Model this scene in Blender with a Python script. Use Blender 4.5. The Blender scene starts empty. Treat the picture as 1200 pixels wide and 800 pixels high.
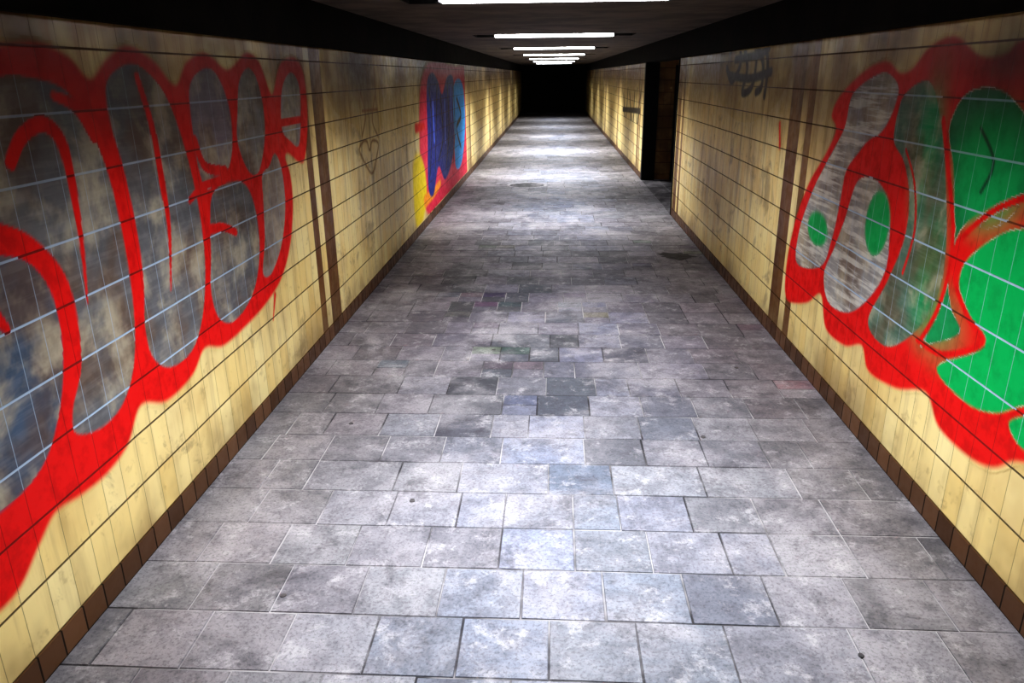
import bpy, math, random
import numpy as np
from mathutils import Vector, Matrix

rng = np.random.default_rng(7)
random.seed(11)
scene = bpy.context.scene
try:
    scene.view_settings.view_transform = 'Standard'
    scene.view_settings.look = 'High Contrast'
except Exception:
    pass

# ------------------------------------------------------------------ camera
FWD = Vector((49, 312, -880)).normalized()
DWN = Vector((25, -2484, -880)); DWN = (DWN - FWD * DWN.dot(FWD)).normalized()
UPV = -DWN
RGT = FWD.cross(UPV)
R = Matrix((RGT, FWD, UPV))          # camera space -> world space
H_EYE = 1.8
cam_d = bpy.data.cameras.new('camera')
cam = bpy.data.objects.new('camera', cam_d)
scene.collection.objects.link(cam)
cam_d.sensor_width = 36.0
cam_d.lens = 880 / 1200 * 36.0
cam_d.clip_end = 200
M = R.to_4x4(); M.translation = Vector((0, 0, H_EYE))
cam.matrix_world = M
scene.camera = cam

W = 1.6           # half width of the tunnel
CEIL = 2.265
TILE_TOP = 1.99
BACK, END = -4.0, 39.5
OP0, OP1 = 10.25, 13.9      # side passage opening

# ------------------------------------------------------------------ helpers
def link(o):
    scene.collection.objects.link(o); return o

def mesh_obj(name, verts, faces, mats, parent=None, midx=None):
    me = bpy.data.meshes.new(name)
    me.from_pydata([tuple(v) for v in verts], [], faces)
    for m in mats: me.materials.append(m)
    if midx is not None:
        me.polygons.foreach_set('material_index', midx)
    me.update()
    o = link(bpy.data.objects.new(name, me))
    if parent: o.parent = parent
    return o

def box_geo(x0, x1, y0, y1, z0, z1):
    v = [(x0,y0,z0),(x1,y0,z0),(x1,y1,z0),(x0,y1,z0),(x0,y0,z1),(x1,y0,z1),(x1,y1,z1),(x0,y1,z1)]
    f = [(0,3,2,1),(4,5,6,7),(0,1,5,4),(1,2,6,5),(2,3,7,6),(3,0,4,7)]
    return v, f

def boxes(name, lst, mats, parent=None):
    V, F = [], []
    for b in lst:
        v, f = box_geo(*b); n = len(V)
        V += v; F += [tuple(i + n for i in q) for q in f]
    return mesh_obj(name, V, F, mats, parent)

class NT:
    def __init__(s, name):
        s.mat = bpy.data.materials.new(name); s.mat.use_nodes = True
        s.nt = s.mat.node_tree; s.nt.nodes.clear()
        s.out = s.nt.nodes.new('ShaderNodeOutputMaterial')
        s.bsdf = s.nt.nodes.new('ShaderNodeBsdfPrincipled')
        s.nt.links.new(s.bsdf.outputs[0], s.out.inputs[0])
    def n(s, t, **k):
        nd = s.nt.nodes.new(t)
        for a, b in k.items(): setattr(nd, a, b)
        return nd
    def l(s, a, b): s.nt.links.new(a, b)
    def _in(s, sock, v):
        if isinstance(v, bpy.types.NodeSocket): s.l(v, sock)
        elif v is not None: sock.default_value = v
    def math(s, op, a, b=None, c=None, clamp=False):
        nd = s.n('ShaderNodeMath', operation=op, use_clamp=clamp)
        s._in(nd.inputs[0], a)
        if b is not None: s._in(nd.inputs[1], b)
        if c is not None: s._in(nd.inputs[2], c)
        return nd.outputs[0]
    def mix(s, f, a, b, mode='MIX'):
        nd = s.n('ShaderNodeMix', data_type='RGBA', blend_type=mode)
        s._in(nd.inputs[0], f)
        def col(v): return v if isinstance(v, bpy.types.NodeSocket) else (*v, 1)
        s._in(nd.inputs[6], col(a)); s._in(nd.inputs[7], col(b))
        return nd.outputs[2]
    def noise(s, vec, scale, detail=4, rough=.55, dist=0):
        nd = s.n('ShaderNodeTexNoise')
        s._in(nd.inputs['Vector'], vec)
        nd.inputs['Scale'].default_value = scale; nd.inputs['Detail'].default_value = detail
        nd.inputs['Roughness'].default_value = rough; nd.inputs['Distortion'].default_value = dist
        return nd.outputs[0]
    def ramp(s, v, lo, hi, a=0., b=1.):
        nd = s.n('ShaderNodeMapRange', interpolation_type='SMOOTHSTEP')
        s._in(nd.inputs[0], v)
        for i, x in zip((1, 2, 3, 4), (lo, hi, a, b)): nd.inputs[i].default_value = x
        return nd.outputs[0]
    def pos(s):
        return s.n('ShaderNodeTexCoord').outputs['Object']
    def vec(s, x, y, z):
        nd = s.n('ShaderNodeCombineXYZ')
        for i, q in enumerate((x, y, z)): s._in(nd.inputs[i], q)
        return nd.outputs[0]
    def bump(s, h, strength=.3, dist=.003, nrm=None):
        nd = s.n('ShaderNodeBump'); nd.inputs['Strength'].default_value = strength
        nd.inputs['Distance'].default_value = dist; s.l(h, nd.inputs['Height'])
        if nrm: s.l(nrm, nd.inputs['Normal'])
        return nd.outputs[0]

TW, TH = .12, .20
YEL_A, YEL_B = (.89, .69, .29), (.96, .82, .43)

def tile_nodes(m, across='Y', base=False, dark=False):
    p = m.pos()
    sp = m.n('ShaderNodeSeparateXYZ'); m.l(p, sp.inputs[0])
    a = sp.outputs[across]; z = sp.outputs['Z']
    v = m.vec(a, m.math('SUBTRACT', z, .1 if not base else 0.0), 0.)
    br = m.n('ShaderNodeTexBrick', offset=0., offset_frequency=1, squash=1., squash_frequency=1)
    m.l(v, br.inputs['Vector'])
    br.inputs['Scale'].default_value = 1.
    br.inputs['Brick Width'].default_value = TW; br.inputs['Row Height'].default_value = TH
    br.inputs['Mortar Size'].default_value = .0045 if base else .0020; br.inputs['Mortar Smooth'].default_value = .3
    br.inputs['Color1'].default_value = (0, 0, 0, 1); br.inputs['Color2'].default_value = (1, 1, 1, 1)
    br.inputs['Mortar'].default_value = (.5, .5, .5, 1)
    tint = br.outputs['Color']
    mort = m.math('MULTIPLY', br.outputs['Fac'], 1. if base else .55)
    # heavier horizontal joints
    zz = m.math('ABSOLUTE', m.math('SUBTRACT', m.math('FLOORED_MODULO', z, .2), .1))
    if not base:
        hj = m.ramp(zz, .0028, .0050, 1., 0.)
        mort = m.math('MAXIMUM', mort, hj)
    big = m.noise(p, 1.3, 4, .6)
    fine = m.noise(p, 14, 3, .6)
    if base:
        col = m.mix(tint, (.085, .040, .018), (.17, .085, .04))
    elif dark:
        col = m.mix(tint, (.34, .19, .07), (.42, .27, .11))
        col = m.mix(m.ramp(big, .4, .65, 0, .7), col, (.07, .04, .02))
    else:
        col = m.mix(tint, YEL_A, YEL_B)
        u = m.math('FLOORED_MODULO', m.math('SUBTRACT', a, 4.92), 4.8)
        s1 = m.math('LESS_THAN', u, TW)
        s2 = m.math('MULTIPLY', m.math('GREATER_THAN', u, 2 * TW), m.math('LESS_THAN', u, 4 * TW))
        st = m.math('MAXIMUM', s1, s2)
        bcol = m.mix(tint, (.11, .042, .014), (.19, .08, .026))
        col = m.mix(st, col, bcol)
        # grime, and sooty darkening that also paints wall-top shade into the colour
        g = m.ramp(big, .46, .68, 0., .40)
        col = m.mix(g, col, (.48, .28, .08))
        shade_noise = m.noise(p, .8, 4, .6)
        soot_shade = m.math('MULTIPLY', m.ramp(z, 1.10, 1.93, 0., .97), m.ramp(shade_noise, .36, .56, .45, 1.))
        col = m.mix(soot_shade, col, (.085, .032, .008))
        vv = m.vec(m.math('MULTIPLY', a, 9.), m.math('MULTIPLY', z, .8), 0.)
        streak = m.math('MULTIPLY', m.ramp(m.noise(vv, 1.0, 4, .65), .47, .70, 0., .7), m.ramp(z, .2, 1.6, .35, 1.))
        col = m.mix(streak, col, (.22, .11, .03))
        smudge = m.ramp(m.noise(p, 2.8, 5, .7, .8), .56, .68, 0., .45)
        col = m.mix(smudge, col, (.20, .12, .05))
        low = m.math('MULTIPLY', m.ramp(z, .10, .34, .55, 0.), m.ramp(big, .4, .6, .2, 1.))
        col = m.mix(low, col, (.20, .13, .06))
        col = m.mix(m.ramp(fine, .60, .75, 0, .3), col, (.25, .15, .06))
    return p, a, z, col, mort, big, fine

def finish_tile(m, p, col, mort, fine, rough=.28, grout=(.055, .030, .014)):
    col = m.mix(m.math('MULTIPLY', mort, .9), col, grout)
    m.l(col, m.bsdf.inputs['Base Color'])
    r = m.math('ADD', m.math('MULTIPLY', mort, .5), m.ramp(fine, .3, .7, rough, rough + .18))
    m.l(r, m.bsdf.inputs['Roughness'])
    m.bsdf.inputs['Specular IOR Level'].default_value = .35
    inv = m.math('SUBTRACT', 1., mort)
    n1 = m.bump(inv, .6, .003)
    m.l(n1, m.bsdf.inputs['Normal'])

def make_tile(name, across='Y', base=False, dark=False):
    m = NT(name)
    p, a, z, col, mort, big, fine = tile_nodes(m, across, base, dark)
    finish_tile(m, p, col, mort, fine, grout=(.012, .008, .005) if base else (.055, .030, .014))
    return m.mat

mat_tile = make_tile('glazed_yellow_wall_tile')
mat_base = make_tile('brown_base_tile', base=True)
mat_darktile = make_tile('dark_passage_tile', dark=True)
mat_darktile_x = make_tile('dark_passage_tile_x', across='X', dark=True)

def make_graffiti():
    m = NT('spray_paint_on_tile')
    p, a, z, col, mort, big, fine = tile_nodes(m)
    at = m.n('ShaderNodeAttribute', attribute_name='paint')
    af = m.n('ShaderNodeAttribute', attribute_name='fill')
    paint, alpha, fill = at.outputs['Color'], at.outputs['Alpha'], af.outputs['Fac']
    # the silver filling is thin and blotchy; right-hand piece has slatted reflections painted as pale bands
    thin = m.ramp(m.noise(p, 4.5, 4, .6, .3), .44, .68, 0., 1.)
    thin2 = m.ramp(m.noise(p, 2.6, 3, .6), .44, .64, 0., 1.)
    vv = m.vec(m.math('MULTIPLY', a, 2.5), m.math('MULTIPLY', z, 30.), 0.)
    slat = m.ramp(m.noise(vv, 1.0, 3, .6), .45, .60, 0., 1.)
    f_c = m.mix(m.math('MULTIPLY', thin2, .65), paint, (.19, .11, .06))
    f_c = m.mix(m.math('MULTIPLY', thin, .60), f_c, (.66, .58, .42))
    band = m.math('MULTIPLY', m.math('GREATER_THAN', fill, .55), .55)
    band = m.math('ADD', band, .06)
    f_c = m.mix(m.math('MULTIPLY', slat, band), f_c, (.86, .84, .76))
    sil = m.math('MULTIPLY', m.math('GREATER_THAN', fill, .25), m.math('LESS_THAN', fill, .75))
    paint2 = m.mix(sil, paint, f_c)
    paint2 = m.mix(m.math('MULTIPLY', m.ramp(fine, .45, .7), .18), paint2, (.02, .01, .01))
    # wall-top shade painted into the graffiti colour, darker towards the top
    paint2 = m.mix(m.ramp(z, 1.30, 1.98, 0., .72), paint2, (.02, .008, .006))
    c = m.mix(alpha, col, paint2)
    isf = m.math('GREATER_THAN', fill, .25)
    gcol = m.mix(isf, (.045, .012, .008), (.46, .57, .70))
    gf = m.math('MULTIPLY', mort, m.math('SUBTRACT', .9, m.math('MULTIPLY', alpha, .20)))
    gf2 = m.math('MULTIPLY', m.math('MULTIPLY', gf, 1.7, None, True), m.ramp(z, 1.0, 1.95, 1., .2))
    gfin = m.n('ShaderNodeMix', data_type='FLOAT')
    m.l(isf, gfin.inputs[0]); m.l(gf, gfin.inputs[2]); m.l(gf2, gfin.inputs[3])
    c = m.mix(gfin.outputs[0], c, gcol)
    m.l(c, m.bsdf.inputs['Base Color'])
    m.l(m.ramp(fine, .3, .7, .40, .55), m.bsdf.inputs['Roughness'])
    m.bsdf.inputs['Specular IOR Level'].default_value = .2
    n1 = m.bump(m.math('SUBTRACT', 1., mort), .5, .003)
    m.l(n1, m.bsdf.inputs['Normal'])
    return m.mat
mat_graf = make_graffiti()

def simple(name, c1, c2, scale=6, rough=.6, metal=0., bump=.2, lo=.35, hi=.65):
    m = NT(name); p = m.pos()
    n = m.noise(p, scale, 4, .6)
    m.l(m.mix(m.ramp(n, lo, hi), c1, c2), m.bsdf.inputs['Base Color'])
    m.bsdf.inputs['Roughness'].default_value = rough
    m.bsdf.inputs['Metallic'].default_value = metal
    m.l(m.bump(m.noise(p, scale * 6, 3), bump, .004), m.bsdf.inputs['Normal'])
    return m.mat
mat_ceil = simple('sooty_ceiling_paint', (.08, .06, .048), (.16, .125, .10), 2.5, .75)
mat_beam = simple('black_soffit_paint', (.004, .003, .002), (.010, .007, .005), 4, .85)
mat_beam.node_tree.nodes['Principled BSDF'].inputs['Specular IOR Level'].default_value = .1
mat_black = simple('black_end_wall', (.003, .003, .004), (.008, .007, .007), 3, .9)
mat_metal = simple('dark_fixture_metal', (.008, .007, .006), (.015, .013, .011), 8, .6, .2)
mat_door = simple('brown_door_paint', (.12, .075, .04), (.17, .11, .06), 5, .5)
mat_iron = simple('cast_iron', (.24, .23, .25), (.38, .36, .38), 20, .5, .2)
mat_wet = simple('wet_stain', (.02, .018, .02), (.06, .055, .058), 12, .55)
mat_wet.node_tree.nodes['Principled BSDF'].inputs['Specular IOR Level'].default_value = .15
mat_gum = simple('flattened_gum', (.05, .046, .05), (.10, .09, .09), 30, .7)

def emis(name, col, s):
    m = NT(name); m.bsdf.inputs['Base Color'].default_value = (1, 1, 1, 1)
    m.bsdf.inputs['Emission Color'].default_value = (*col, 1)
    m.bsdf.inputs['Emission Strength'].default_value = s
    m.mat.cycles.emission_sampling = 'NONE'
    return m.mat
mat_tube = emis('fluorescent_glass', (.95, .98, 1.), 8)

# ------------------------------------------------------------------ floor pavers
def dust_cover(m, p, c):
    """walked-in dust, pale scuffs and dark damp patches shared by slabs and joints"""
    d1 = m.ramp(m.noise(p, 1.3, 6, .70, .4), .44, .66, 0, .58)
    c = m.mix(d1, c, (.42, .395, .41))
    d2 = m.ramp(m.noise(p, 6.5, 6, .80, .2), .52, .67, 0, .48)
    c = m.mix(d2, c, (.54, .515, .52))
    d3 = m.ramp(m.noise(p, 2.7, 6, .80, .4), .50, .68, 0, .60)
    c = m.mix(d3, c, (.050, .045, .054))
    return c
def make_paver():
    m = NT('worn_stone_paver')
    p = m.pos()
    at = m.n('ShaderNodeAttribute', attribute_name='tone')
    base = at.outputs['Color']
    mid = m.noise(p, 9.0, 6, .78, .1)
    fine = m.noise(p, 80, 3, .7)
    c = m.mix(m.ramp(mid, .38, .64, 0, .50), base, (.078, .073, .088))
    c = dust_cover(m, p, c)
    c = m.mix(m.ramp(fine, .48, .66, 0, .40), c, (.038, .035, .040))
    m.l(c, m.bsdf.inputs['Base Color'])
    m.l(m.ramp(mid, .3, .7, .46, .68), m.bsdf.inputs['Roughness'])
    m.bsdf.inputs['Specular IOR Level'].default_value = .32
    n1 = m.bump(mid, .35, .006)
    m.l(m.bump(fine, .35, .002, n1), m.bsdf.inputs['Normal'])
    return m.mat
def make_grout():
    m = NT('sandy_paver_joint'); p = m.pos()
    n = m.noise(p, 1.1, 4, .6)
    c = m.mix(m.ramp(n, .42, .58), (.03, .027, .030), (.40, .38, .38))
    c = m.mix(.45, c, dust_cover(m, p, c))
    m.l(c, m.bsdf.inputs['Base Color']); m.bsdf.inputs['Roughness'].default_value = .85
    return m.mat
mat_pav, mat_gr = make_paver(), make_grout()

def build_floor():
    V, F, T, MI = [], [], [], []
    def quad(pts, tone, mi=0):
        n = len(V); V.extend(pts); F.append(tuple(range(n, n + len(pts)))); T.append(tone); MI.append(mi)
    def paver(x0, x1, y0, y1, tone):
        g = random.uniform(.0008, .0024); ch = random.uniform(.002, .004)
        x0 += g; x1 -= g; y0 += g; y1 -= g
        zt = [random.uniform(-.0010, .0010) for _ in range(4)]
        j = lambda: random.uniform(-.0016, .0016)
        o = [(x0 + j(), y0 + j()), (x1 + j(), y0 + j()), (x1 + j(), y1 + j()), (x0 + j(), y1 + j())]
        i = [(o[0][0] + ch, o[0][1] + ch), (o[1][0] - ch, o[1][1] + ch), (o[2][0] - ch, o[2][1] - ch), (o[3][0] + ch, o[3][1] - ch)]
        n = len(V)
        V.extend([(a, b, -.004) for a, b in o]); V.extend([(a, b, z) for (a, b), z in zip(i, zt)])
        F.append((n + 4, n + 5, n + 6, n + 7)); T.append(tone); MI.append(0)
        dk = tuple(t * .55 for t in tone)
        for k in range(4):
            k2 = (k + 1) % 4
            F.append((n + k, n + k2, n + 4 + k2, n + 4 + k)); T.append(dk); MI.append(0)
    y = BACK; row = 0
    while y < END - .01:
        d = .28
        y1 = min(y + d, END)
        off = random.choice([.12, .15, .1, .2, .05]) if row % 2 else random.choice([0, .02, .25])
        x = -W - off
        patch = 3.6 < y < 8.5
        pw = max(0., min(1., (y - 3.0) / 1.8)) * max(0., min(1., (10.0 - y) / 2.5))   # dimmer mid-floor light painted into the paver tone
        while x < W - .001:
            wd = .30
            r = random.random()
            if r < .06: wd = .42
            elif r < .12: wd = .20
            if 3.8 < y < 6.2 and -1.0 < x < .3 and r > .45: wd = .20
            if x < -W and x + wd < -W + .06: wd += .1
            if W - (x + wd) < .07: wd = W - x
            xa, xb = max(x, -W), min(x + wd, W)
            cx = (xa + xb) / 2
            v = random.uniform(.18, .29)
            blue = max(0, 1 - abs(cx - .1) / 1.2) * random.uniform(.35, 1.)
            mv = random.uniform(-.01, .015)
            tone = (v * (1.0 + mv - .19 * blue), v * (.955 - mv - .02 * blue), v * (.975 + .26 * blue))
            if patch and -.95 < cx < .15 and random.random() < .36:
                tone = tuple(t * .48 for t in tone)
            else: tone = (tone[0] * (1 - .20 * pw), tone[1] * (1 - .26 * pw), tone[2] * (1 - .21 * pw))
            if random.random() < .05: tone = tuple(t * .65 for t in tone)
            if wd < .25 and patch and random.random() < .5:
                ym = (y + y1) / 2
                paver(xa, xb, y, ym, tone); paver(xa, xb, ym, y1, tuple(t * random.uniform(.6, 1.1) for t in tone))
            else:
                paver(xa, xb, y, y1, tone)
            x += wd
        y = y1; row += 1
    # side passage pavers
    yy = OP0
    while yy < OP1 - .02:
        x = W
        while x < W + 3 - .01:
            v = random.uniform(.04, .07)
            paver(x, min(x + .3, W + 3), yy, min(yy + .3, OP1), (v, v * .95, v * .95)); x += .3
        yy += .3
    quad([(-W, BACK, -.003), (W, BACK, -.003), (W, END, -.003), (-W, END, -.003)], (.3, .3, .3), 1)
    quad([(W, OP0, -.003), (W + 3, OP0, -.003), (W + 3, OP1, -.003), (W, OP1, -.003)], (.3, .3, .3), 1)
    o = mesh_obj('floor', V, F, [mat_pav, mat_gr], None, MI)
    ca = o.data.attributes.new('tone', 'FLOAT_COLOR', 'FACE')
    arr = np.ones((len(F), 4), np.float32); arr[:, :3] = np.array(T)
    ca.data.foreach_set('color', arr.ravel())
build_floor()

# ------------------------------------------------------------------ walls
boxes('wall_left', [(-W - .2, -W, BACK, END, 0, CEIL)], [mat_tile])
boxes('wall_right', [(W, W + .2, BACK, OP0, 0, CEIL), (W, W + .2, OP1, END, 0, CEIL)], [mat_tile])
boxes('wall_back', [(-W, W, END, END + .2, 0, CEIL)], [mat_black])
boxes('baseboard_left', [(-W, -W + .006, BACK, END, 0, .1)], [mat_base])
boxes('baseboard_right', [(W - .006, W, BACK, OP0, 0, .1), (W - .006, W, OP1, END, 0, .1)], [mat_base])
boxes('soffit_beam', [(-W, -W + .05, BACK, END, TILE_TOP, CEIL)], [mat_beam])
boxes('soffit_beam.001', [(W - .05, W, BACK, END, TILE_TOP, CEIL), (W, W + .2, OP0, OP1, TILE_TOP, CEIL)], [mat_beam])
# black steel portal lining the passage opening
boxes('trim_1', [(W - .012, W + .22, OP1 - .04, OP1, 0, TILE_TOP), (W - .012, W + .22, OP0, OP0 + .04, 0, TILE_TOP),
                 (W - .012, W, OP1, OP1 + .10, 0, TILE_TOP)], [mat_black])
# side passage
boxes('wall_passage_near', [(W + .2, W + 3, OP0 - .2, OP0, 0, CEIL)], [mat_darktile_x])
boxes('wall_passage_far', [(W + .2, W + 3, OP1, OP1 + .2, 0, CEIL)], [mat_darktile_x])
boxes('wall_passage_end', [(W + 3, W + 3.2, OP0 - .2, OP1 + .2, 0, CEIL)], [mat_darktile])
boxes('ceiling_passage', [(W + .2, W + 3, OP0, OP1, TILE_TOP + .1, CEIL)], [mat_beam])
# steel service door on the passage's far wall
door = link(bpy.data.objects.new('door_1', None))
boxes('leaf', [(2.18, 3.00, OP1 - .05, OP1 - .01, .02, 1.86)], [mat_door], door)
boxes('frame', [(2.10, 2.18, OP1 - .07, OP1, 0, 1.94), (3.00, 3.08, OP1 - .07, OP1, 0, 1.94), (2.10, 3.08, OP1 - .07, OP1, 1.86, 1.94)], [mat_metal], door)
boxes('handle', [(2.26, 2.29, OP1 - .09, OP1 - .05, .98, 1.06), (2.26, 2.38, OP1 - .11, OP1 - .09, 1.01, 1.03)], [mat_metal], door)

# ------------------------------------------------------------------ ceiling with recessed lamps
LAMPS = [(-2.0, 14), (2.70, 80), (5.26, 44), (10.05, 78), (14.7, 125), (19.35, 145), (24.0, 105), (28.65, 75), (33.3, 45)]  # includes an unseen extra lamp before the first visible one, added for floor brightness
RX, RY, RD = 1.0, .30, .11
V, F = [], []
def cq(x0, x1, y0, y1, z=CEIL):
    n = len(V); V.extend([(x0, y0, z), (x0, y1, z), (x1, y1, z), (x1, y0, z)]); F.append((n, n + 1, n + 2, n + 3))
cq(-W, -RX, BACK, END); cq(RX, W, BACK, END)
ycur = BACK
for l, _ in LAMPS:
    if l - RY > ycur: cq(-RX, RX, ycur, l - RY)
    ycur = l + RY
cq(-RX, RX, ycur, END)
# upper slab
v, f = box_geo(-W - .2, W + .2, BACK, END + .2, CEIL + RD + .03, CEIL + RD + .15); n = len(V)
V += v; F += [tuple(i + n for i in q) for q in f]
mesh_obj('ceiling', V, F, [mat_ceil])

for i, (l, pw) in enumerate(LAMPS):
    e = link(bpy.data.objects.new('ceiling_light' + ('' if i == 0 else '.%03d' % i), None))
    e.location = (0, l, CEIL)
    t = .012
    z0, z1 = 0.0, RD
    boxes('housing', [(-RX, RX, -RY, RY, z1, z1 + t), (-RX, -RX + t, -RY, RY, z0, z1), (RX - t, RX, -RY, RY, z0, z1),
                      (-RX, RX, -RY, -RY + t, z0, z1), (-RX, RX, RY - t, RY, z0, z1)], [mat_metal], e)
    boxes('lamp_tray', [(-.76, .76, -.13, .13, .035, .06)], [mat_metal], e)
    for k, yy in enumerate((-.08, .08)):
        bpy.ops.mesh.primitive_cylinder_add(vertices=12, radius=.014, depth=1.46, location=(0, yy, -.004), rotation=(0, math.pi / 2, 0))
        o = bpy.context.object; o.name = 'tube_%d' % (k + 1); o.data.materials.append(mat_tube); o.parent = e
    boxes('tube_clip', [(sx - .012, sx + .012, -.10, .10, -.02, .035) for sx in (-.745, .745)], [mat_metal], e)
    ld = bpy.data.lights.new('lamp_light', 'AREA'); ld.shape = 'RECTANGLE'; ld.size = 1.42; ld.size_y = .20
    ld.energy = pw; ld.color = (.95, .97, 1.); ld.spread = math.radians(118)
    if i == 1:  # the added out-of-view lamp, bluer, makes the bright floor pool
        ld.color = (.90, .94, 1.); ld.size = 1.10; ld.spread = math.radians(118)
    lo = link(bpy.data.objects.new('diffuser', ld)); lo.location = (0, 0, .032); lo.parent = e

# ------------------------------------------------------------------ graffiti (traced outlines, converted to metres on the wall plane)
def wall_pt(side, p):
    d = R @ Vector((p[0] - 600, 400 - p[1], -880)); s = side * W / d.x
    return (d.y * s, H_EYE + d.z * s)
def wp(side, pts): return [wall_pt(side, p) for p in pts]

def spline(P, closed=True, sub=6):
    P = np.array(P, float); n = len(P); out = []
    rngn = n if closed else n - 1
    for i in range(rngn):
        if closed: a, b, c, d = P[(i - 1) % n], P[i], P[(i + 1) % n], P[(i + 2) % n]
        else: a, b, c, d = P[max(i - 1, 0)], P[i], P[i + 1], P[min(i + 2, n - 1)]
        for t in np.linspace(0, 1, sub, endpoint=False):
            out.append(.5 * ((2 * b) + (-a + c) * t + (2 * a - 5 * b + 4 * c - d) * t * t + (-a + 3 * b - 3 * c + d) * t ** 3))
    if not closed: out.append(P[-1])
    return np.array(out)

class Canvas:
    def __init__(s, y0, y1, z0, z1, dy, dz):
        s.ys = np.arange(y0, y1 + dy / 2, dy); s.zs = np.arange(z0, z1 + dz / 2, dz)
        s.Yg, s.Zg = np.meshgrid(s.ys, s.zs, indexing='ij')
        s.rgb = np.zeros(s.Yg.shape + (3,)); s.a = np.zeros(s.Yg.shape); s.f = np.zeros(s.Yg.shape)
    def dist(s, P, closed):
        d = np.full(s.Yg.shape, 1e9); n = len(P); T = np.zeros(s.Yg.shape)
        m = n if closed else n - 1
        for i in range(m):
            a, b = P[i], P[(i + 1) % n]; ab = b - a; L = max((ab ** 2).sum(), 1e-12)
            t = np.clip(((s.Yg - a[0]) * ab[0] + (s.Zg - a[1]) * ab[1]) / L, 0, 1)
            q = np.hypot(s.Yg - a[0] - t * ab[0], s.Zg - a[1] - t * ab[1])
            k = q < d; d[k] = q[k]; T[k] = (i + t[k]) / m
        return d, T
    def inside(s, P):
        ins = np.zeros(s.Yg.shape, bool); n = len(P)
        for i in range(n):
            (x1, y1), (x2, y2) = P[i], P[(i + 1) % n]
            if y1 == y2: continue
            c = ((y1 > s.Zg) != (y2 > s.Zg)) & (s.Yg < (x2 - x1) * (s.Zg - y1) / (y2 - y1) + x1)
            ins ^= c
        return ins
    def put(s, cov, col, fill):
        cov = np.clip(cov, 0, 1); cov = cov * cov * (3 - 2 * cov)
        na = cov + s.a * (1 - cov); k = na > 1e-6
        c = np.array(col)
        for j in range(3):
            s.rgb[..., j][k] = (c[j] * cov[k] + s.rgb[..., j][k] * s.a[k] * (1 - cov[k])) / na[k]
        s.a = na
        if fill is not None: s.f = np.where(cov > .5, fill, s.f)
    def fill(s, pts, col, soft=.012, fill=0., grow=0., opac=1.):
        P = spline(pts); d, _ = s.dist(P, True); sd = d.copy(); sd[s.inside(P)] *= -1
        s.put(opac * np.clip((grow - sd) / soft + .5, 0, 1), col, fill)
    def stroke(s, pts, w0, w1, col, soft=.01, fill=0., opac=1., wm=None):
        P = spline(pts, False); d, T = s.dist(P, False)
        w = w0 + (w1 - w0) * T if wm is None else np.interp(T, [0, .5, 1], [w0, wm, w1])
        s.put(opac * np.clip((w / 2 - d) / soft + .5, 0, 1), col, fill)
    def blob(s, c, r, col, fill=0., opac=1., soft=.03):
        d = np.hypot((s.Yg - c[0]) / r[0], (s.Zg - c[1]) / r[1])
        s.put(opac * np.clip((1 - d) * min(r) / soft + .5, 0, 1), col, fill)
    def build(s, name, side):
        ny, nz = s.Yg.shape
        keep = s.a > .01
        fk = keep[:-1, :-1] | keep[1:, :-1] | keep[:-1, 1:] | keep[1:, 1:]
        ii, jj = np.nonzero(fk)
        v0 = ii * nz + jj; v1 = (ii + 1) * nz + jj; v2 = (ii + 1) * nz + jj + 1; v3 = ii * nz + jj + 1
        q = np.stack([v0, v1, v2, v3], 1) if side < 0 else np.stack([v0, v3, v2, v1], 1)
        used, inv = np.unique(q, return_inverse=True); q = inv.reshape(-1, 4)
        xs = np.full(len(used), side * (W - .0015))
        co = np.stack([xs, s.Yg.ravel()[used], s.Zg.ravel()[used]], 1)
        me = bpy.data.meshes.new(name)
        me.vertices.add(len(used)); me.vertices.foreach_set('co', co.astype(np.float32).ravel())
        me.loops.add(q.size); me.loops.foreach_set('vertex_index', q.astype(np.int32).ravel())
        me.polygons.add(len(q)); me.polygons.foreach_set('loop_start', (np.arange(len(q)) * 4).astype(np.int32))
        me.update(calc_edges=True); me.validate()
        ca = me.attributes.new('paint', 'FLOAT_COLOR', 'POINT')
        c4 = np.concatenate([s.rgb.reshape(-1, 3)[used], s.a.ravel()[used][:, None]], 1)
        ca.data.foreach_set('color', c4.astype(np.float32).ravel())
        fa = me.attributes.new('fill', 'FLOAT', 'POINT'); fa.data.foreach_set('value', s.f.ravel()[used].astype(np.float32))
        me.materials.append(mat_graf)
        return link(bpy.data.objects.new(name, me))

RED = (.82, .012, .010); GREY = (.18, .18, .19); BLUEG = (.10, .145, .22); GRN = (.0, .50, .13)

Lf = Canvas(1.3, 5.25, .12, 1.985, .009, .009)
Lp = lambda pts: wp(-1, pts)
Lf.fill(Lp([(-200,90),(-130,55),(-60,50),(0,52),(45,50),(80,66),(105,92),(125,68),(150,54),(180,72),(205,100),(218,73),(240,62),(262,80),(272,78),(288,62),(303,72),(315,105),(320,108),(328,75),(345,68),(356,90),(360,140),(357,185),(350,190),(338,180),(334,185),(340,205),(343,240),(340,285),(330,325),(312,355),(290,380),(262,405),(240,408),(225,440),(195,470),(165,475),(150,520),(125,555),(95,580),(65,600),(45,640),(15,700),(-60,760),(-150,780),(-230,700),(-250,400)]), RED, soft=.028)
Lf.fill(Lp([(-120,330),(-60,310),(0,300),(35,310),(60,345),(72,400),(72,460),(60,520),(40,560),(0,600),(-60,640),(-130,600),(-160,450)]), BLUEG, fill=.5)
Lf.fill(Lp([(-150,150),(-60,110),(0,90),(40,92),(75,105),(100,140),(125,200),(142,270),(155,350),(157,420),(145,470),(120,500),(90,508),(85,480),(95,430),(90,370),(75,320),(40,280),(0,262),(-60,262),(-150,280)]), GREY, fill=.5)
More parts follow.
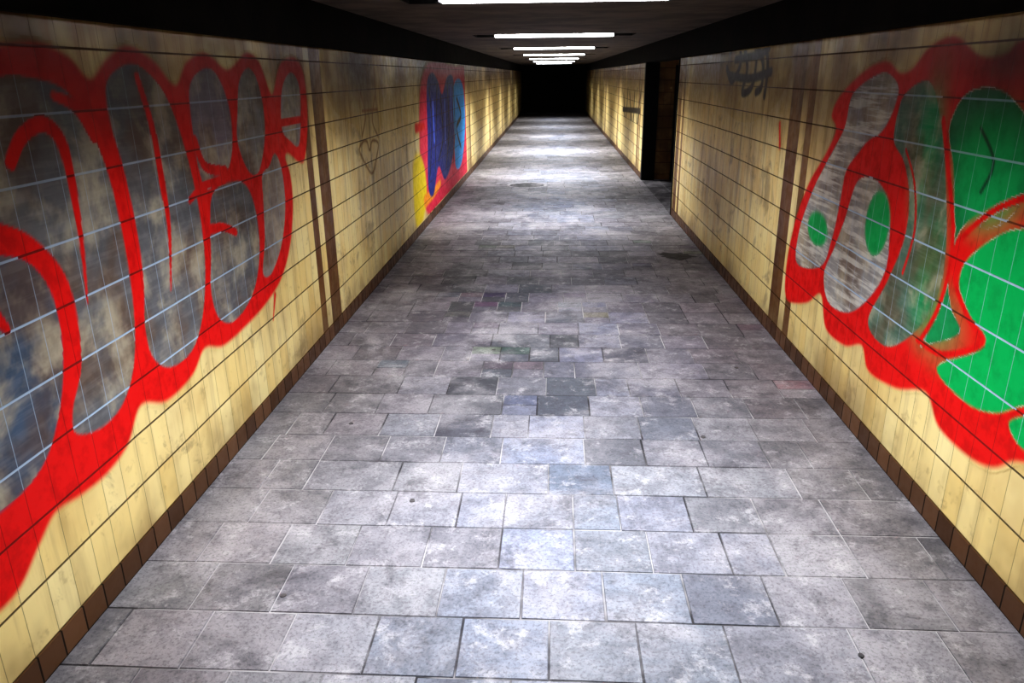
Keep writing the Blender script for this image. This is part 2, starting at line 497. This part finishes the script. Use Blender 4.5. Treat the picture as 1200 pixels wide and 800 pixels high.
Lf.fill(Lp([(125,95),(150,75),(172,85),(195,115),(215,170),(232,240),(240,310),(237,370),(225,410),(200,430),(180,420),(170,385),(168,330),(160,270),(145,200),(128,140)]), GREY, fill=.5)
Lf.fill(Lp([(222,100),(240,80),(255,90),(268,125),(272,165),(268,195),(255,210),(243,222),(233,200),(225,150)]), (.26,.22,.26), fill=.5)
Lf.fill(Lp([(280,95),(290,80),(300,92),(308,125),(310,160),(305,195),(298,205),(288,195),(278,165),(278,130)]), (.27,.26,.26), fill=.5)
Lf.fill(Lp([(250,225),(275,212),(290,220),(300,250),(304,290),(300,330),(288,360),(270,378),(255,370),(247,340),(247,300),(246,260)]), GREY, fill=.5)
Lf.fill(Lp([(322,180),(330,200),(334,240),(330,285),(318,320),(308,320),(310,280),(308,230),(307,205),(315,195)]), (.35,.3,.27), fill=.5)
Lf.fill(Lp([(330,105),(340,85),(350,100),(352,135),(350,170),(340,165),(330,150)]), (.33,.3,.3), fill=.5)
Lf.stroke(Lp([(12,190),(25,160),(48,145),(68,160),(80,195),(90,250),(97,300),(102,355)]), .05, .008, RED, wm=.055)
Lf.stroke(Lp([(62,112),(88,125),(110,158)]), .03, .06, RED)
Lf.stroke(Lp([(160,90),(178,150),(190,215),(198,270),(200,340)]), .04, .008, RED, wm=.05)
Lf.stroke(Lp([(228,165),(240,195),(264,200)]), .05, .05, RED)
Lf.stroke(Lp([(222,235),(238,218),(262,210)]), .03, .05, RED)
Lf.stroke(Lp([(243,270),(260,266),(276,272)]), .05, .04, RED)
Lf.stroke(Lp([(325,145),(352,140)]), .05, .04, RED)
Lf.stroke(Lp([(322,345),(320,375)]), .03, .01, RED)
Lf.stroke(Lp([(-5,372),(8,386)]), .05, .03, RED)
Lf.build('graffiti_mural', -1)

Rt = Canvas(1.55, 5.3, .12, 1.985, .009, .009)
Rp = lambda pts: wp(1, pts)
Rt.fill(Rp([(1040,72),(1015,82),(985,112),(975,135),(980,152),(968,180),(948,215),(932,260),(922,310),(922,350),(945,355),(962,345),(968,385),(990,405),(1010,405),(1018,435),(1050,455),(1085,460),(1100,500),(1135,535),(1165,548),(1200,542),(1280,590),(1380,560),(1440,300),(1380,60),(1280,20),(1200,45),(1180,62),(1150,65),(1120,42),(1090,55),(1070,80),(1055,85)]), RED, soft=.028)
SIL = (.38, .36, .35)
Rt.fill(Rp([(1032,86),(1000,110),(990,150),(972,185),(952,225),(937,270),(934,308),(962,312),(975,280),(985,235),(992,200),(1010,175),(1037,150),(1053,110),(1048,92)]), SIL, fill=.6)
Rt.fill(Rp([(1005,213),(1026,210),(1041,235),(1043,275),(1036,322),(1012,356),(990,366),(970,352),(966,320),(978,290),(990,258)]), SIL, fill=.6)
Rt.fill(Rp([(1063,108),(1090,96),(1104,150),(1109,220),(1109,290),(1100,342),(1077,384),(1045,406),(1025,395),(1018,372),(1040,330),(1060,280),(1066,230),(1060,190),(1048,165),(1053,130)]), (.12,.22,.16), fill=.5)
Rt.fill(Rp([(1118,200),(1113,150),(1133,110),(1170,104),(1203,136),(1218,190),(1202,228),(1160,242),(1125,272),(1112,320),(1115,360),(1125,390),(1095,402),(1078,405),(1095,370),(1110,330),(1118,270)]), (.008,.22,.08), fill=.9)
Rt.blob(wall_pt(1, (1160,200)), (.26, .22), (.0,.46,.13), .9, .9, .2)
Rt.blob(wall_pt(1, (1100,380)), (.20, .16), (.02,.42,.14), None, .6, .2)
Rt.fill(Rp([(1130,310),(1160,282),(1200,268),(1280,286),(1320,370),(1280,464),(1200,476),(1165,484),(1130,470),(1098,430),(1150,408),(1138,375),(1125,340)]), GRN, fill=1.)
Rt.fill(Rp([(1183,494),(1230,488),(1260,520),(1205,530)]), GRN, fill=1.)
def ctr(p): return wall_pt(1, p)
Rt.blob(ctr((958,268)), (.18, .10), GRN, 1., .95, .04)
Rt.blob(ctr((1028,262)), (.14, .16), GRN, 1., .95, .04)
Rt.blob(ctr((1088,170)), (.12, .28), (.0,.36,.12), .5, .8, .16)
Rt.blob(ctr((1088,320)), (.12, .26), (.0,.36,.12), .5, .8, .16)
Rt.stroke(Rp([(1078,400),(1098,365),(1112,320),(1118,270)]), .03, .025, RED)
Rt.stroke(Rp([(1118,270),(1112,200),(1106,140)]), .03, .03, RED)
Rt.stroke(Rp([(1000,205),(1005,185),(1022,165),(1042,165),(1050,190),(1052,240),(1044,300)]), .03, .03, RED)
Rt.stroke(Rp([(1062,175),(1072,215),(1072,270),(1058,320)]), .015, .02, RED)
Rt.stroke(Rp([(1205,230),(1160,250),(1122,288),(1120,330),(1135,372),(1152,402),(1105,415),(1075,398)]), .028, .028, RED)
Rt.stroke(Rp([(1150,150),(1165,190),(1150,225)]), .015, .02, (.01,.10,.04), fill=.9)
Rt.blob(wall_pt(1, (1178,72)), (.22, .14), (.010,.006,.005), 0., .6, .24)
Rt.build('graffiti_mural.001', 1)

# distant mural on the left wall
Fm = Canvas(8.6, 14.2, .12, 1.985, .02, .015)
Fp = lambda pts: wp(-1, pts)
PINK = (.80, .03, .09); BLU = (.010, .03, .26); CY = (.04, .38, .85); YL = (.95, .74, .01); BK = (.006, .006, .012)
Fm.fill(Fp([(491,130),(496,85),(510,70),(530,76),(547,85),(550,140),(549,190),(541,222),(520,240),(503,252),(494,220)]), PINK, soft=.10, fill=0.)
Fm.fill(Fp([(484,195),(490,180),(497,195),(500,225),(498,248),(491,270),(486,250)]), YL, soft=.12)
Fm.stroke(Fp([(487,150),(497,148)]), .12, .08, RED, soft=.05)
Fm.stroke(Fp([(498,236),(508,226),(516,214)]), .16, .10, (.95,.35,.02), soft=.05)
Fm.fill(Fp([(500,100),(506,85),(513,95),(518,110),(524,90),(531,92),(532,130),(531,180),(522,210),(514,195),(508,228),(502,220),(501,160)]), BLU, soft=.04)
Fm.fill(Fp([(531,105),(537,92),(543,105),(545,150),(541,190),(534,195),(532,150)]), CY, soft=.04)
for s_ in ([(503,105),(506,150),(504,205)], [(512,100),(511,150),(510,200)], [(516,112),(519,160),(514,188)], [(524,100),(526,150),(523,195)], [(531,100),(533,150),(531,190)]):
    Fm.stroke(Fp(s_), .07, .05, BK, soft=.03)
Fm.stroke(Fp([(535,115),(540,135),(535,150),(540,172)]), .08, .08, BK, soft=.03)
Fm.stroke(Fp([(507,120),(509,165)]), .09, .09, (.10,.20,.85), soft=.03)
Fm.stroke(Fp([(521,120),(522,165)]), .10, .10, (.10,.20,.85), soft=.03)
Fm.stroke(Fp([(528,105),(529,140)]), .09, .08, (.10,.20,.85), soft=.03)
Fm.build('graffiti_mural.002', -1)

# tags
def tag(name, side, y0, y1, z0, z1, strokes, col, wdt, op=.85, smoke=()):
    c = Canvas(y0, y1, z0, z1, .015, .01)
    for q, r, o_ in smoke: c.blob(wall_pt(side, q), r, (.09, .04, .012), 0., o_, min(r) * 1.6)
    for s in strokes: c.stroke(wp(side, s), wdt, wdt, col, soft=.02, opac=op)
    return c.build(name, side)
tag('graffiti_tag', -1, 5.4, 7.6, .8, 1.985, [[(422,108),(428,135),(424,160)],[(440,108),(436,140),(443,160)],[(424,130),(442,128)],
    [(426,165),(421,175),(427,190),(436,203),(441,185),(443,168),(436,165),(433,176),(430,166),(426,165)]], (.30,.11,.02), .026, .75,
    [((415,78), (.55, .26), .75), ((432,120), (.35, .22), .45)])
tag('graffiti_tag.001', 1, 5.4, 7.8, 1.2, 1.985, [[(856,60),(866,50),(868,75),(858,95),(852,80)],[(872,52),(876,80),(870,108),(882,100),(888,60)],
    [(862,70),(890,64),(902,55)],[(884,52),(894,70),(893,100),(886,108)],[(898,48),(900,80),(896,112)],[(855,88),(878,92),(904,84)]], (.006,.004,.004), .070, 1.,
    [((875,72), (.8, .30), .45)])
tag('graffiti_tag.002', 1, 13.95, 20, .9, 1.9, [[(731,110),(733,145),(736,105)],[(738,108),(741,150),(744,108)],[(747,105),(746,150),(751,108)],[(730,128),(750,130)]], (.04,.035,.03), .11, .9)
tag('graffiti_tag.003', 1, 5.2, 5.9, 1.2, 1.7, [[(914,145),(914,172)]], RED, .04, 1.)

# ------------------------------------------------------------------ small floor things
def disc(name, c, r, z, h, mat, n=40, irr=0., sy=1.):
    V = []; ph = [random.uniform(0, 6.28) for _ in range(5)]
    for zz, rr in ((z, 1.), (z + h, .96)):
        for k in range(n):
            t = 2 * math.pi * k / n
            q = r * rr * (1 + irr * (math.sin(2 * t + ph[0]) + .7 * math.sin(3 * t + ph[1]) + .7 * math.sin(5 * t + ph[2]) + .6 * math.sin(9 * t + ph[3]) + .4 * math.sin(14 * t + ph[4])))
            V.append((c[0] + q * math.cos(t), c[1] + q * sy * math.sin(t), zz))
    F = [(k, (k + 1) % n, n + (k + 1) % n, n + k) for k in range(n)] + [tuple(range(n, 2 * n))]
    return V, F
mc = link(bpy.data.objects.new('manhole_cover', None))
V, F = disc('c', (-.45, 13.2), .30, 0, .004, None); mesh_obj('lid', V, F, [mat_pav], mc)
Vr, Fr = [], []
n = 48
for k in range(n):
    t = 2 * math.pi * k / n
    for rr, zz in ((.30, .0), (.31, .008), (.345, .008), (.355, 0)): Vr.append((-.45 + rr * math.cos(t), 13.2 + rr * math.sin(t), zz))
for k in range(n):
    a, b = 4 * k, 4 * ((k + 1) % n)
    for j in range(3): Fr.append((a + j, b + j, b + j + 1, a + j + 1))
mesh_obj('rim', Vr, Fr, [mat_iron], mc)
V, F = disc('p', (1.30, 7.8), .18, .0012, .0012, None, 80, .15, .8)
mesh_obj('water_stain', V, F, [mat_wet])
V, F = [], []
for c in [(-.62,2.92),(-.98,2.25),(1.02,2.03),(.8,3.6),(-1.1,3.7),(-.4,4.9),(1.2,4.6)]:
    v, f = disc('g', c, random.uniform(.010, .014), .0012, .002, None, 12, .08); m0 = len(V)
    V += v; F += [tuple(i + m0 for i in q) for q in f]
mesh_obj('chewing_gum_spots', V, F, [mat_gum])

# ------------------------------------------------------------------ daylight from the entrance behind the photographer
wd = bpy.data.worlds.new('world'); scene.world = wd; wd.use_nodes = True
bg = wd.node_tree.nodes['Background']
bg.inputs[0].default_value = (.68, .80, 1., 1); bg.inputs[1].default_value = .34
